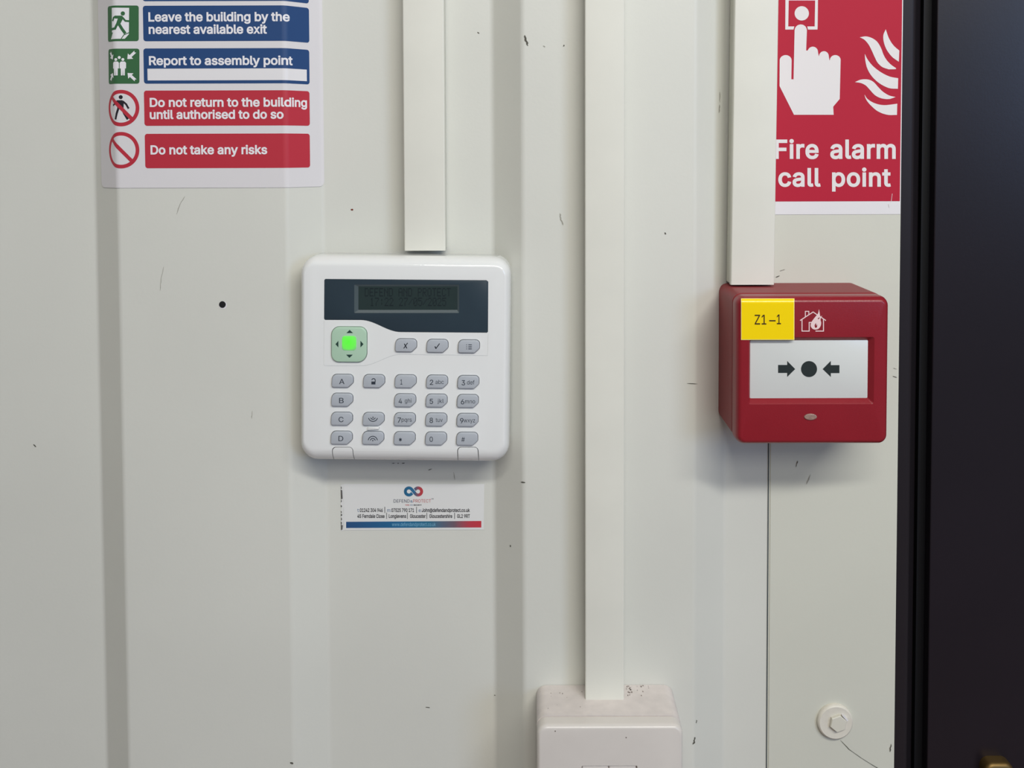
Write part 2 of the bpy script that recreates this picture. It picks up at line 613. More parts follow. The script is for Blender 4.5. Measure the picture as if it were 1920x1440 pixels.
structure(obj('floor', *box(-1.4, 1.5, -3.4, 0.1, -0.05, 0.0), M_FLOOR), 'floor of the room')
structure(obj('ceiling', *box(-1.4, 1.5, -3.4, 0.1, ceiling_z, ceiling_z + 0.05), M_CEIL), 'white ceiling')

# flat cover strip lapping over the folded sheet, beside the door
o = obj('trim_1', *box(TRIM_L, TRIM_R, -0.0016, -0.0001, 0.0, ceiling_z), M_TRIM)
bm = bmesh.new(); bm.from_mesh(o.data)
bmesh.ops.bevel(bm, geom=[e for e in bm.edges if abs(e.verts[0].co.z - e.verts[1].co.z) > 1], offset=0.0009, segments=2, affect='EDGES')
bm.to_mesh(o.data); bm.free()
structure(o, 'flat grey-white cover strip between folded wall and dark door')
trim = o
obj('painted_shade_line', *box(TRIM_L - 0.0006, TRIM_L + 0.0002, -0.0005, -0.0002, 0.0, ceiling_z), M_SHADE_LINE, trim, label='painted shade line along the strip')  # thin dark bar that paints in the shade beside the strip's edge

# ------------------------------------------------------------------ door
dr = thing('door_1', 'dark brown-black door and frame at right', 'door', (TRIM_R, 0.0, 0.0), kind='structure')
xs = TRIM_R
x_gap = X(1756, 100, -0.012)
def extrude_profile(pts, z0, z1):
    k = len(pts)
    V = [(x, y, z0) for x, y in pts] + [(x, y, z1) for x, y in pts]
    Fc = [(i, (i + 1) % k, k + (i + 1) % k, k + i) for i in range(k)] + [tuple(range(k)), tuple(reversed(range(k, 2 * k)))]
    bm = bmesh.new()
    bv = [bm.verts.new(v) for v in V]
    for f in Fc: bm.faces.new([bv[i] for i in f])
    bmesh.ops.recalc_face_normals(bm, faces=bm.faces)
    bm.verts.index_update()
    R = [tuple(v.co) for v in bm.verts], [tuple(v.index for v in f.verts) for f in bm.faces]
    bm.free()
    return R
fr = [(xs - 0.001, 0.05), (xs - 0.001, 0.004)] + [(xs + 0.008 + 0.004 * math.sin(a), 0.008 - 0.004 * math.cos(a)) for a in [k * PI / 2 / 8 for k in range(9)]] + [(x_gap - 0.006, 0.024), (x_gap - 0.006, 0.05)]
obj('door_frame', *extrude_profile(fr, 0.0, 2.08), M_FRAME, dr, smooth=30)
obj('seal', *box(x_gap - 0.0055, x_gap + 0.004, 0.020, 0.05, 0.0, 2.08), M_SEAL, dr, label='black rubber seal in the door gap')
lf = [(x_gap, 0.055), (x_gap, 0.013)] + [(x_gap + 0.001 - 0.001 * math.cos(a), 0.013 - 0.001 * math.sin(a)) for a in [k * PI / 2 / 8 for k in range(9)]] + [(x_gap + 0.80, 0.012), (x_gap + 0.80, 0.055)]
obj('door_leaf', *extrude_profile(lf, 0.005, 2.06), M_DOOR, dr, smooth=30)
hz = P(1870, 1431.5, -0.004)
hx0, hx1 = X(1847, 1440, -0.004), X(1902, 1440, -0.004)
obj('escutcheon', *bump_solid(rrect(hx0, hz.z - 0.20, hx1, hz.z, 0.006), -0.0125, -0.003, 0.003), M_BRASS, dr, smooth=35, label='brass plate behind the door handle')
hm = (hx0 + hx1) / 2
obj('handle', *bump_solid(rrect(hm - 0.008, hz.z - 0.145, hm + 0.110, hz.z - 0.127, 0.008), 0.022, 0.037, 0.005), M_BRASS, dr, smooth=35, label='brass lever handle')
obj('handle_neck', *bump_solid(disc(hm, hz.z - 0.136, 0.0075, n=24), -0.004, 0.024, 0.002), M_BRASS, dr, smooth=35, label='brass handle neck')

structure(obj('wall_right', *box(x_gap + 0.80, 1.5, 0.0, 0.05, 0.0, ceiling_z), M_WALL), 'plain wall beyond the dark door')
structure(obj('trim_2', *box(TRIM_R, x_gap + 0.80, 0.0, 0.05, 2.08, ceiling_z), M_TRIM), 'panel above the dark door')

# ------------------------------------------------------------------ marks on the wall
def on_wall(px, py, lift=0.0002):
    h = 0.0
    for _ in range(12):
        h = fold(P(px, py, h).x)
    return P(px, py, h + lift)
def on_trim(px, py): return P(px, py, 0.0020)

def mark(pts, w, m=M_MARK, f=on_wall, parent=wall):
    """ragged little scrape along pts"""
    p2 = []
    for a, b2 in zip(pts[:-1], pts[1:]):
        for k in range(4):
            t = k / 4
            p2.append((a[0] + (b2[0] - a[0]) * t + random.uniform(-.4, .4) * w, a[1] + (b2[1] - a[1]) * t))
    p2.append(pts[-1])
    n = len(p2)
    L, R = [], []
    for i, p in enumerate(p2):
        a, b2 = Vector(p2[max(0, i - 1)]), Vector(p2[min(n - 1, i + 1)])
        d = (b2 - a).normalized(); q = Vector((-d.y, d.x))
        ww = w * (0.25 if i in (0, n - 1) else random.uniform(.6, 1.2)) / 2
        L.append(tuple(Vector(p) + q * ww)); R.append(tuple(Vector(p) - q * ww))
    flat('scuff_mark', (L + R, [(i, i + 1, n + i + 1, n + i) for i in range(n - 1)]), f, m, parent)

mark([(347, 368), (338, 382), (331, 402)], 1.2, M_MARKL)
mark([(307, 500), (302, 522), (300, 545)], 1.0, M_MARKL)
mark([(473, 770), (472, 785)], 1.2, M_MARKL)
mark([(984, 66), (986, 76), (990, 86)], 3.6)
mark([(1050, 400), (1052, 412), (1056, 422)], 2.2, M_MARKL)
mark([(62, 833), (68, 838)], 2.0)
mark([(658, 392), (662, 394)], 4.0, M_MARKR)
mark([(545, 1430), (550, 1432)], 4.0)
mark([(977, 904), (985, 905)], 2.4)
mark([(798, 1326), (806, 1327)], 2.0)
mark([(735, 869), (740, 868.4)], 1.5)
mark([(745, 868.8), (748, 868.4)], 1.3)
mark([(753, 868.8), (759, 868.2)], 1.8)
mark([(803, 882), (810, 879)], 1.8)
mark([(851, 885), (853, 900)], 1.2, M_MARKL)
mark([(1304, 1382), (1302, 1389), (1299, 1396)], 3.2)
mark([(1306, 1350), (1306, 1356)], 1.8)
mark([(1245, 436), (1249, 439)], 3.0)
mark([(1288, 719), (1308, 720)], 1.2)
mark([(1349, 172), (1350, 192)], 2.0, M_MARKL)
mark([(1350, 196), (1348, 212)], 2.0, M_MARKL)
mark([(926, 1303), (929, 1304)], 2.4)
mark([(956, 1022), (957, 1026)], 2.0)
mark([(1018, 86), (1022, 88)], 2.0, M_MARKL)
mark([(1056, 87), (1058, 84)], 2.0)
mark([(896, 60), (898, 63)], 2.0)
mark([(1492, 876), (1496, 864)], 1.6, M_MARK, on_trim, trim)
mark([(1512, 908), (1520, 890)], 1.6, M_MARKL, on_trim, trim)
mark([(1455, 520), (1462, 517)], 2.0, M_MARK, on_trim, trim)
mark([(1462, 508), (1472, 505)], 1.4, M_MARKL, on_trim, trim)
mark([(1675, 690), (1682, 692)], 1.2, M_MARKL, on_trim, trim)
mark([(1674, 705), (1682, 708)], 1.2, M_MARK, on_trim, trim)
mark([(1671, 1395), (1669, 1410)], 2.2, M_MARK, on_trim, trim)
mark([(1576, 1388), (1592, 1405), (1616, 1422), (1645, 1440), (1668, 1456)], 1.0, M_MARK, on_trim, trim)
flat('hole_rim', tess(disc(418, 572, 7.4)), lambda x, y: on_wall(x, y, 0.00015), M_PAPERW, wall)
flat('drilled_hole', tess(disc(417, 571, 6.3)), lambda x, y: on_wall(x, y, 0.0003), M_HOLE, wall)

# ------------------------------------------------------------------ cable trunking
def trunking(label, end_l, end_r, end_y, top_l, top_r, h0, depth):
    hf = h0 + depth
    eL, eR = P(end_l, end_y, hf), P(end_r, end_y, hf)
    tL, tR = P(top_l, 0, hf), P(top_r, 0, hf)
    w = ((eR.x - eL.x) + (tR.x - tL.x)) / 2
    z0 = (eL.z + eR.z) / 2
    zt = (tL.z + tR.z) / 2
    cb, ct = (eL.x + eR.x) / 2, (tL.x + tR.x) / 2
    lean = (ct - cb) / (zt - z0)
    root = thing('cable_trunking', label, 'trunking', (cb, -h0, z0))
    def bar(w, ha, hb, r, zz):
        pts = [(-w / 2, -ha), (w / 2, -ha)] + [(w / 2 - r + r * math.cos(a), -hb + r - r * math.sin(a)) for a in [k * PI / 2 / 5 for k in range(6)]] + \
              [(-w / 2 + r - r * math.sin(a), -hb + r - r * math.cos(a)) for a in [k * PI / 2 / 5 for k in range(6)]]
        k = len(pts)
        zs = [zz, ceiling_z - 0.001]
        V = [(cb + lean * (z - z0) + x, y, z) for z in zs for x, y in pts]
        Fc = [(i, (i + 1) % k, k + (i + 1) % k, k + i) for i in range(k)] + [tuple(reversed(range(k))), tuple(range(k, 2 * k))]
        return V, Fc
    obj('base', *bar(w - 0.0012, h0, hf - 0.0042, 0.0003, z0 + 0.0004), M_PVCB, root, smooth=30)
    obj('lid', *bar(w, hf - 0.0040, hf, 0.0009, z0), M_PVC, root, smooth=30)
    return root

trunking('cream plastic cable trunking ending above the white alarm keypad', 759, 834, 470, 753.5, 833, 0.0003, 0.016)
trunking('long cream cable trunking running down to the light switch', 1096.5, 1171, 1312, 1097.5, 1170.5, HR + 0.0003, 0.016)
trunking('cream cable trunking ending on top of the red call point', 1370, 1452, 534, 1378, 1460, 0.0026, 0.016)

# ------------------------------------------------------------------ fire action notice, wrapped over the folds
XM = (PITCH_PTS[1][0] + PITCH_PTS[2][0]) / 2
def cum_at(x):
    for i in range(1, len(PROF)):
        if x <= PROF[i][0]:
            t = (x - PROF[i - 1][0]) / (PROF[i][0] - PROF[i - 1][0])
            return CUM[i - 1] + t * (CUM[i] - CUM[i - 1])
CM = cum_at(XM)
def wrap(s, z, lift):
    """point of the wrapped sheet at s along it"""
    c = s - XM + CM
    for i in range(1, len(PROF)):
        if c <= CUM[i]:
            t = (c - CUM[i - 1]) / (CUM[i] - CUM[i - 1])
            (xa, ha), (xb, hb) = PROF[i - 1], PROF[i]
            d = Vector((xb - xa, hb - ha)).normalized()
            return Vector((xa + t * (xb - xa) - d.y * lift, -(ha + t * (hb - ha) + d.x * lift), z))
def S(px, py):
    """photo position on the sheet -> sheet coordinate (s, z)"""
    w = on_wall(px, py, 0.0)
    return cum_at(w.x) - CM + XM, w.z
def Q(qx, qy):
    """photo position -> sheet coordinate, for the flat middle of the sheet carried on past its folds"""
    p = P(qx, qy, HR)
    return p.x, p.z
FOLD_S = [c - CM + XM for c in CUM]

def sheet_part(name, shape, lift, material, parent, label=None):
    V, T = shape
    bm = bmesh.new()
    bv = [bm.verts.new((x, 0, z)) for x, z in V]
    for f in T:
        try: bm.faces.new([bv[i] for i in f])
        except ValueError: pass
    lo, hi = min(v[0] for v in V), max(v[0] for v in V)
    for s in FOLD_S:
        if lo < s < hi:
            bmesh.ops.bisect_plane(bm, geom=bm.verts[:] + bm.edges[:] + bm.faces[:], plane_co=(s, 0, 0), plane_no=(1, 0, 0))
    bm.verts.index_update()
    W = [wrap(v.co.x, v.co.z, lift) for v in bm.verts]
    Fc = []
    for f in bm.faces:
        ix = [v.index for v in f.verts]
        nn = (W[ix[1]] - W[ix[0]]).cross(W[ix[2]] - W[ix[0]])
        Fc.append(tuple(reversed(ix)) if nn.y > 0 else tuple(ix))
    bm.free()
    return obj(name, W, Fc, material, parent, label=label)

MM = abs(Q(301, 100)[0] - Q(300, 100)[0])          # one photo pixel on the sheet, in metres
def qmap(shape):
    return [Q(x, y) for x, y in shape[0]], shape[1]

sl, sr = S(191, 330)[0], S(608, 330)[0]
zb, zt_ = Q(400, 352)[1], Q(400, -320)[1]
notice = thing('fire_action_notice', 'white fire action notice with blue and red instruction bars', 'sign', (XM, -HR, zb))
sheet = sheet_part('sheet', tess(rpoly([(sl, zb, 0.0035), (sr, zb, 0.0035), (sr, zt_, 0.0035), (sl, zt_, 0.0035)])), 0.00035, M_PAPER, notice)

def bar(y0, y1, m, xl, xr_px, what):
    a = Q(xl, y1); c = S(xr_px, (y0 + y1) / 2); t = Q(xl, y0)
    return sheet_part('instruction_bar', tess(rrect(a[0], a[1], c[0], t[1], 0.0017)), 0.00045, m, notice, what)
def line(body, x0, x1, base, cap, parent, name='lettering'):
    a = Q(x0, base); c = S(x1, base)
    return sheet_part(name, text(body, a[0], c[0], a[1], cap * MM, 0.024), 0.00055, M_TEXT, parent)

b0 = bar(-66, 2.5, M_BARBLUE, 268, 578, 'blue bar cut off by the top of the picture')
b1 = bar(11, 77.5, M_BARBLUE, 269.5, 579, 'blue bar reading Leave the building by the nearest available exit')
line('Leave the building by the', 279, 542.5, 40, 16.6, b1)
line('nearest available exit', 279.5, 501, 63.3, 16.6, b1)
b2 = bar(91, 157, M_BARBLUE, 270.5, 579.5, 'blue bar reading Report to assembly point with a blank write-in box')
line('Report to assembly point', 280, 548, 121.8, 16.4, b2)
a, c = Q(277.5, 151), S(574.5, 140)
sheet_part('write_in_box', tess([(a[0], a[1]), (c[0], a[1]), (c[0], Q(277, 129)[1]), (a[0], Q(277, 129)[1])]), 0.00055, M_PAPERW, b2)
b3 = bar(170, 236, M_BARRED, 271.5, 580, 'red bar reading Do not return to the building until authorised to do so')
line('Do not return to the building', 281.5, 575, 200, 16.4, b3)
line('until authorised to do so', 281.5, 532, 222.7, 16.4, b3)
b4 = bar(251, 315.5, M_BARRED, 273, 580.5, 'red bar reading Do not take any risks')
line('Do not take any risks', 283, 501.5, 289, 16.6, b4)

def icx(x): return 260.7 - (322 - x) / 4.0 * 1.04 if x < 322 else 180 + x / 4.0
def icon(pts): return [(icx(x), y / 4.0) for x, y in pts]
def i_stroke(pts, w): return ribbon(icon(pts), w / 4.0) if len(pts) == 2 else stroke(icon(pts), w / 4.0)
def i_disc(x, y, r): return tess(disc(icx(x), y / 4.0, r / 4.0, n=28))

# running figure at a doorway
ic = sheet_part('pictogram', qmap(tess(rrect(193.7, 10.5, 260.7, 77.3, 4.5))), 0.00045, M_GREEN, notice, 'green pictogram of a person running through a doorway')
sheet_part('doorway', qmap(tess(icon([(122, 58), (253, 60), (251, 258), (222, 291), (108, 293), (134, 243), (122, 243)]))), 0.00052, M_TEXT, ic)
run = merge(i_disc(208, 102, 16), tess(icon([(150, 118), (200, 118), (214, 132), (190, 180), (158, 184), (172, 140), (152, 140)])),
            i_stroke([(156, 124), (143, 132), (132, 158)], 14), i_stroke([(200, 126), (226, 157), (256, 160)], 14),
            i_stroke([(178, 178), (202, 218), (226, 252)], 22), i_stroke([(168, 180), (152, 214), (110, 220)], 18),
            i_stroke([(196, 291), (216, 262), (252, 246)], 6))
sheet_part('running_figure', qmap(fuse(run)), 0.0006, M_GREEN, ic)
# assembly point
ic = sheet_part('pictogram', qmap(tess(rrect(194.7, 91.3, 262, 157, 4.5))), 0.00045, M_GREEN, notice, 'green pictogram of people with four arrows around them')
def man(cx):
    return tess(icon([(cx - 14, 462), (cx + 14, 462), (cx + 23, 472), (cx + 23, 514), (cx + 15, 514), (cx + 14, 566), (cx + 2, 566), (cx, 520), (cx - 2, 566), (cx - 14, 566), (cx - 15, 514), (cx - 23, 514), (cx - 23, 472)]))
sheet_part('standing_figures', qmap(fuse(merge(i_disc(157, 447, 11), i_disc(208, 447, 11), i_disc(182, 432, 11), man(157), man(208)))), 0.00055, M_TEXT, ic)
def small_arrow(tail, tip, w):
    t, p = Vector(tail), Vector(tip)
    d = (p - t).normalized(); q = Vector((-d.y, d.x))
    m = p - d * w * 1.15
    pts = [t + q * w * .42, m + q * w * .42 - d * w * .2, m + q * w * 1.15 - d * w * .2, p, m - q * w * 1.15 - d * w * .2, m - q * w * .42 - d * w * .2, t - q * w * .42, t + d * w * .35]
    return tess(icon([tuple(v) for v in pts]))
sheet_part('inward_arrows', qmap(merge(small_arrow((298, 388), (240, 444), 24), small_arrow((300, 603), (242, 548), 24), small_arrow((98, 388), (130, 446), 22), small_arrow((98, 603), (130, 546), 22))), 0.00055, M_TEXT, ic)
# two prohibition circles
def prohibition(cy, what, walker):
    cx, r = 227.6, 34.2
    rt = sheet_part('pictogram', qmap(tess(disc(cx, cy, r, n=72))), 0.00045, M_BARRED, notice, what)
    sheet_part('circle_ground', qmap(tess(disc(cx, cy, r - 6.9, n=72))), 0.0005, M_PAPER, rt)
    if walker:
        k = lambda pts: [(cx + (x - 186) / 4.0 * 1.06, cy + (y - 811) / 4.0) for x, y in pts]
        w = merge(tess(disc(cx - 0.5, cy - 20.5, 3.8, n=28)), tess(k([(160, 752), (196, 752), (206, 764), (204, 815), (160, 815), (158, 770)])),
                  stroke(k([(162, 758), (140, 778), (122, 792)]), 3.4), stroke(k([(198, 760), (222, 782), (240, 815)]), 3.6),
                  stroke(k([(170, 806), (156, 850), (146, 896)]), 4.0), stroke(k([(190, 806), (208, 850), (234, 896)]), 4.2))
        sheet_part('walking_figure', qmap(fuse(w)), 0.00055, M_INK, rt)
    a = math.radians(45)
    e = r - 2.5
    sheet_part('slash', qmap(ribbon([(cx - e * math.cos(a), cy - e * math.sin(a)), (cx + e * math.cos(a), cy + e * math.sin(a))], 6.8)), 0.0006, M_BARRED, rt)
prohibition(202.7, 'red prohibition circle over a walking person', True)
prohibition(281.6, 'red prohibition circle with an empty ground', False)

# ------------------------------------------------------------------ fire alarm sign
HS = 0.0019
sx0, sx1 = TRIM_L + 0.0005, TRIM_R - 0.0004
z_bot = P(1570, 402, HS).z
z_red = P(1570, 377.5, HS).z
z_top = P(1570, -150, HS).z
fs = thing('fire_alarm_sign', 'red fire alarm call point sign with pressing hand and flames', 'sign', ((sx0 + sx1) / 2, -0.0017, z_bot))
sg = obj('sheet', *box(sx0, sx1, -HS, -0.00165, z_bot, z_top), M_PAPERW, fs)
obj('red_field', [(sx0, -HS - 0.0001, z_red), (sx1 - 0.0006, -HS - 0.0001, z_red), (sx1 - 0.0006, -HS - 0.0001, z_top), (sx0, -HS - 0.0001, z_top)], [(0, 1, 2, 3)], M_SIGNRED, fs)
def fsx(pts): return [(1340 + x / 3.429, y / 3.429) for x, y in pts]
onf = on(HS + 0.0002)
def arcpts(x0, x1, ytop, ybase, n=10, frac=1.0):
    cx, rx = (x0 + x1) / 2, (x1 - x0) / 2
    return [(cx - rx * math.cos(PI * k / n), ybase - (ybase - ytop) * math.sin(PI * k / n)) for k in range(n + 1)]
hand = arcpts(514, 593, 157, 195) + [(588, 325), (596, 325)] + arcpts(598, 664, 300, 332)[1:] + [(668, 356)] + arcpts(671, 734, 329, 362) + [(738, 388)] + \
       arcpts(741, 810, 354, 385) + [(804, 636), (762, 686), (765, 738), (510, 738), (417, 553)] + arcpts(418, 495, 354, 388) + [(493, 510), (507, 510)]
flat('hand_symbol', tess(fsx(hand)), onf, M_SIGNWHITE, fs)
bars = [[(455, -34), (664, -34), (664, 3), (455, 3)], [(455, 3), (476, 3), (473, 170), (454, 170)], [(646, 3), (664, 3), (662, 170), (643, 170)],
        [(454, 170), (512, 170), (507, 190), (454, 190)], [(595, 170), (662, 170), (661, 190), (600, 190)]]
flat('button_symbol', merge(*[tess(fsx(q)) for q in bars], tess(disc(1340 + 560 / 3.429, 86 / 3.429, 13.4))), onf, M_SIGNWHITE, fs)
def smooth_sides(pts, corners, n=5):
    """rounded sides between the sharp corners"""
    out, N = [], len(pts)
    for i in range(N):
        p0, p1, p2, p3 = pts[i - 1], pts[i], pts[(i + 1) % N], pts[(i + 2) % N]
        if i in corners: p0 = (2 * p1[0] - p2[0], 2 * p1[1] - p2[1])
        if (i + 1) % N in corners: p3 = (2 * p2[0] - p1[0], 2 * p2[1] - p1[1])
        for k in range(n):
            t = k / n
            out.append(tuple(0.5 * (2 * b + (c - a) * t + (2 * a - 5 * b + 4 * c - d) * t * t + (3 * b - a - 3 * c + d) * t ** 3) for a, b, c, d in zip(p0, p1, p2, p3)))
    return out
flames = [[(1100, 188), (1085, 225), (1087, 268), (1105, 318), (1140, 365), (1184, 397), (1187, 325), (1150, 292), (1120, 245)],
          [(933, 240), (972, 234), (1012, 245), (1046, 270), (1070, 310), (1085, 350), (1105, 385), (1135, 417), (1167, 442), (1120, 446), (1080, 432), (1050, 406), (1030, 370), (1010, 325), (988, 284), (962, 255)],
          [(965, 346), (985, 385), (1020, 427), (1070, 465), (1125, 492), (1180, 503), (1178, 571), (1120, 566), (1060, 536), (1012, 492), (982, 442), (969, 392)],
          [(902, 528), (940, 512), (985, 511), (1020, 526), (1050, 558), (1080, 588), (1120, 613), (1163, 624), (1120, 637), (1072, 632), (1032, 613), (1000, 580), (972, 550), (940, 534)],
          [(963, 608), (985, 638), (1030, 664), (1090, 676), (1174, 667), (1172, 739), (1110, 738), (1050, 716), (1002, 676), (974, 640)]]
flat('flame_symbol', merge(*[tess(fsx(smooth_sides(f, c))) for f, c in zip(flames, ({0, 5, 6}, {0, 9}, {0, 5, 6}, {0, 7}, {0, 4, 5}))]), onf, M_SIGNWHITE, fs)
def tl(body, x0, x1, base, cap):
    return text(body, 1340 + x0 / 3.429, 1340 + x1 / 3.429, base / 3.429, -cap / 3.429, 0.021, gap=1.04, wgap=1.45)
flat('lettering', tl('Fire alarm', 388, 1164, 1017, 120), onf, M_SIGNWHITE, fs)
flat('lettering', tl('call point', 409, 1133, 1196, 116), onf, M_SIGNWHITE, fs)
flat('creased_scratch', fuse(merge(stroke(fsx([(1142, 1245), (1136, 1290), (1124, 1330)]), 0.7), tess(fsx([(1118, 1312), (1130, 1305), (1132, 1325), (1120, 1334)])))), on(HS + 0.0003), M_PAPERW, fs)

# ------------------------------------------------------------------ alarm keypad
KH = 0.034                                    # front face of the keypad
KR = math.radians(0.75)
kc = P(761, 668, 0.028)
kp = thing('alarm_keypad', 'white alarm keypad with dark display and glowing green button', 'keypad', (kc.x, -0.009, kc.z), KR)
KM = root_matrix(kp); KI = KM.inverted()
def L(px, py, h=KH):
    """photo position at height h -> keypad's own (x, z)"""
    p = KI @ P(px, py, h)
    return p.x, p.z
def kl(h): return -(-h + 0.009)               # own depth below the keypad's origin is y = -(h - 0.009)
def klocal(V): return [(x, y + 0.009, z) for x, y, z in V]
xl, _ = L(565.5, 668, 0.026); xr, _ = L(957.5, 668, 0.011)
_, ztop = L(761, 474.5, 0.011); _, zbot = L(760, 862, 0.025)
rings, hs = [], []
def kring(a, h, base=0.0):
    t = 1 - math.cos(a)
    i = [0.0040 * t + base, 0.0040 * t + base, 0.0062 * t + base, 0.0100 * t + base]
    r = max(0.0115 - 0.0055 * t, 0.004)
    return rrect(xl + i[0], zbot + i[3], xr - i[1], ztop - i[2], r, 8)
rings.append(kring(0, 0, 0.004)); hs.append(0.009)
rings.append(kring(0, 0, 0.0012)); hs.append(0.010)
rings.append(kring(0, 0)); hs.append(0.0125)
for k in range(11):
    a = PI / 2 * k / 10
    rings.append(kring(a, 0)); hs.append(0.0235 + (KH - 0.0235) * math.sin(a))
V, Fc = loft(rings, hs)
shell = obj('shell', klocal(V), Fc, M_WHITE, kp, smooth=30, local=True)

px2m = abs(L(762, 668)[0] - L(761, 668)[0])
KEY = [(-18.5, -11.8, 9), (20.5, -11.8, 7.5), (20.5, 3.2, 3), (11.5, 11.8, 3), (-19.5, 11.8, 4)]
def key_outline(px, py, grow=0.0):
    cx, cz = L(px, py)
    pts = [(cx + x * px2m, cz - y * px2m) for x, y in rpoly(KEY, 5)]
    return inset(pts, -grow) if grow else pts
grid = {'A': (642, 713.5), 'lock': (701, 714), '1': (760, 714.3), '2': (819, 715), '3': (877.5, 715.8),
        'B': (641.2, 749), '4': (759.2, 750), '5': (818, 750.5), '6': (876.5, 751.3),
        'C': (640.6, 784.5), 'down': (700, 785), '7': (758.6, 785.5), '8': (817.5, 786), '9': (876, 786.8),
        'D': (640.2, 820), 'up': (699.3, 820.4), '*': (758.2, 821), '0': (817, 821.4), '#': (875.3, 822),
        'cross': (760.8, 647), 'tick': (819.6, 648), 'menu': (878.6, 649)}
# hollows for keys, pad, display window, tab grooves and flap line
def prism(outline, h0, h1): return [(x, y + 0.009, z) for x, y, z in loft([outline, outline], [h0, h1])[0]], loft([outline, outline], [h0, h1])[1]
def join(parts):
    V, T = [], []
    for v, f in parts:
        b = len(V)
        V += v
        T += [tuple(i + b for i in q) for q in f]
    return V, T
holes = [prism(key_outline(*p, grow=0.00036), KH - 0.0018, KH + 0.004) for p in grid.values()]
cx, cz = L(655, 645.5)
PAD = rpoly([(-33, -33, 15), (33, -33, 13), (33, 33, 17), (-33, 33, 14)], 7)
pad_out = [(cx + x * px2m, cz - y * px2m) for x, y in PAD]
holes.append(prism(inset(pad_out, -0.0003), KH - 0.0018, KH + 0.004))
def curve_pts(p0, p1, n=10):
    """S bend between two levels"""
    return [(p0[0] + (p1[0] - p0[0]) * k / n, p0[1] + (p1[1] - p0[1]) * (0.5 - 0.5 * math.cos(PI * k / n))) for k in range(n + 1)]
win_px = [(608, 525), (610, 523), (912, 525.3), (915.5, 528), (915, 622), (913, 624)] + list(reversed(curve_pts((676, 600.2), (752, 622.8), 14))) + [(609.5, 600), (607.5, 598)]
win = [L(x, y) for x, y in win_px]
holes.append(prism(win, KH - 0.0018, KH + 0.004))
cut(shell, [join(holes)])
def groove(pts, w, h0, h1, closed=False):
    V2, T2 = ribbon([L(x, y) for x, y in pts], w, closed)
    n = len(V2)
    V = [(x, -h0 + 0.009, z) for x, z in V2] + [(x, -h1 + 0.009, z) for x, z in V2]
    bm = bmesh.new()
    bv = [bm.verts.new(v) for v in V]
    for f in T2:
        bm.faces.new([bv[i] for i in f]); bm.faces.new([bv[i + n] for i in reversed(f)])
    bd = [e for e in bm.edges if len(e.link_faces) == 1 and e.verts[0].index != -2]
    bm.verts.index_update()
    for e in bd:
        a, c = e.verts[0].index, e.verts[1].index
        if a < n and c < n:
            bm.faces.new([bv[a], bv[c], bv[c + n], bv[a + n]])
    bmesh.ops.recalc_face_normals(bm, faces=bm.faces)
    R = [tuple(v.co) for v in bm.verts], [tuple(v.index for v in f.verts) for f in bm.faces]
    bm.free()
    return R
def tab(x0, x1):
    return [(x0 - 1, 880), (x0, 860)] + arc(x0 + 7, 845.5, 7, 180, 270, 6) + arc(x1 - 7, 845.5, 7, 270, 360, 6) + [(x1 + 0.5, 860), (x1 - 0.5, 880)]
cut(shell, [groove(tab(623, 661.5), 0.00045, 0.018, 0.040), groove(tab(858, 896.5), 0.00045, 0.018, 0.040)])
flap = [(607.6, 602), (607.2, 684), (609, 686)] + curve_pts((677, 686), (753, 664.5), 12) + [(914, 667), (915, 626)]
cut(shell, [groove(flap, 0.00026, KH - 0.00032, KH + 0.003)])

# display window, bezel, screen
def kflat(name, shape, h, m, parent, label=None):
    V, T = shape
    W = [Vector((x, -h + 0.009, z)) for x, z in V]
    F2 = [tuple(reversed(f)) if (W[f[1]] - W[f[0]]).cross(W[f[2]] - W[f[0]]).y > 0 else f for f in T]
    return obj(name, W, F2, m, parent, label=label, local=True)
def lmap(shape, h=KH): return [L(x, y, h) for x, y in shape[0]], shape[1]
Vw, Fw = bump_solid(inset(win, 0.00012), KH - 0.0017, KH - 0.0001, 0.0002, 2)
window = obj('display_window', klocal(Vw), Fw, M_WINDOW, kp, smooth=30, local=True, label='dark blue-grey display window')
bo = [L(x, y) for x, y in rrect(664, 533.5, 861, 587, 1.5, 3)]
bi = [L(x, y) for x, y in rrect(671.5, 537.5, 857.5, 581.5, 1.0, 3)]
cut(window, [prism(bo, KH - 0.0011, KH + 0.003)])
V, Fc = loft([inset(bo, 0.00003), inset(bo, 0.00003), bi], [KH - 0.00109, KH - 0.00015, KH - 0.0009], cap_back=False, cap_front=False)
obj('bezel', klocal(V), Fc, M_BEZEL, window, smooth=20, local=True, label='grey bezel around the screen')
HSCR = KH - 0.0009
scr = kflat('screen', tess(bi), HSCR, M_LCD, window, 'dark green-grey screen')
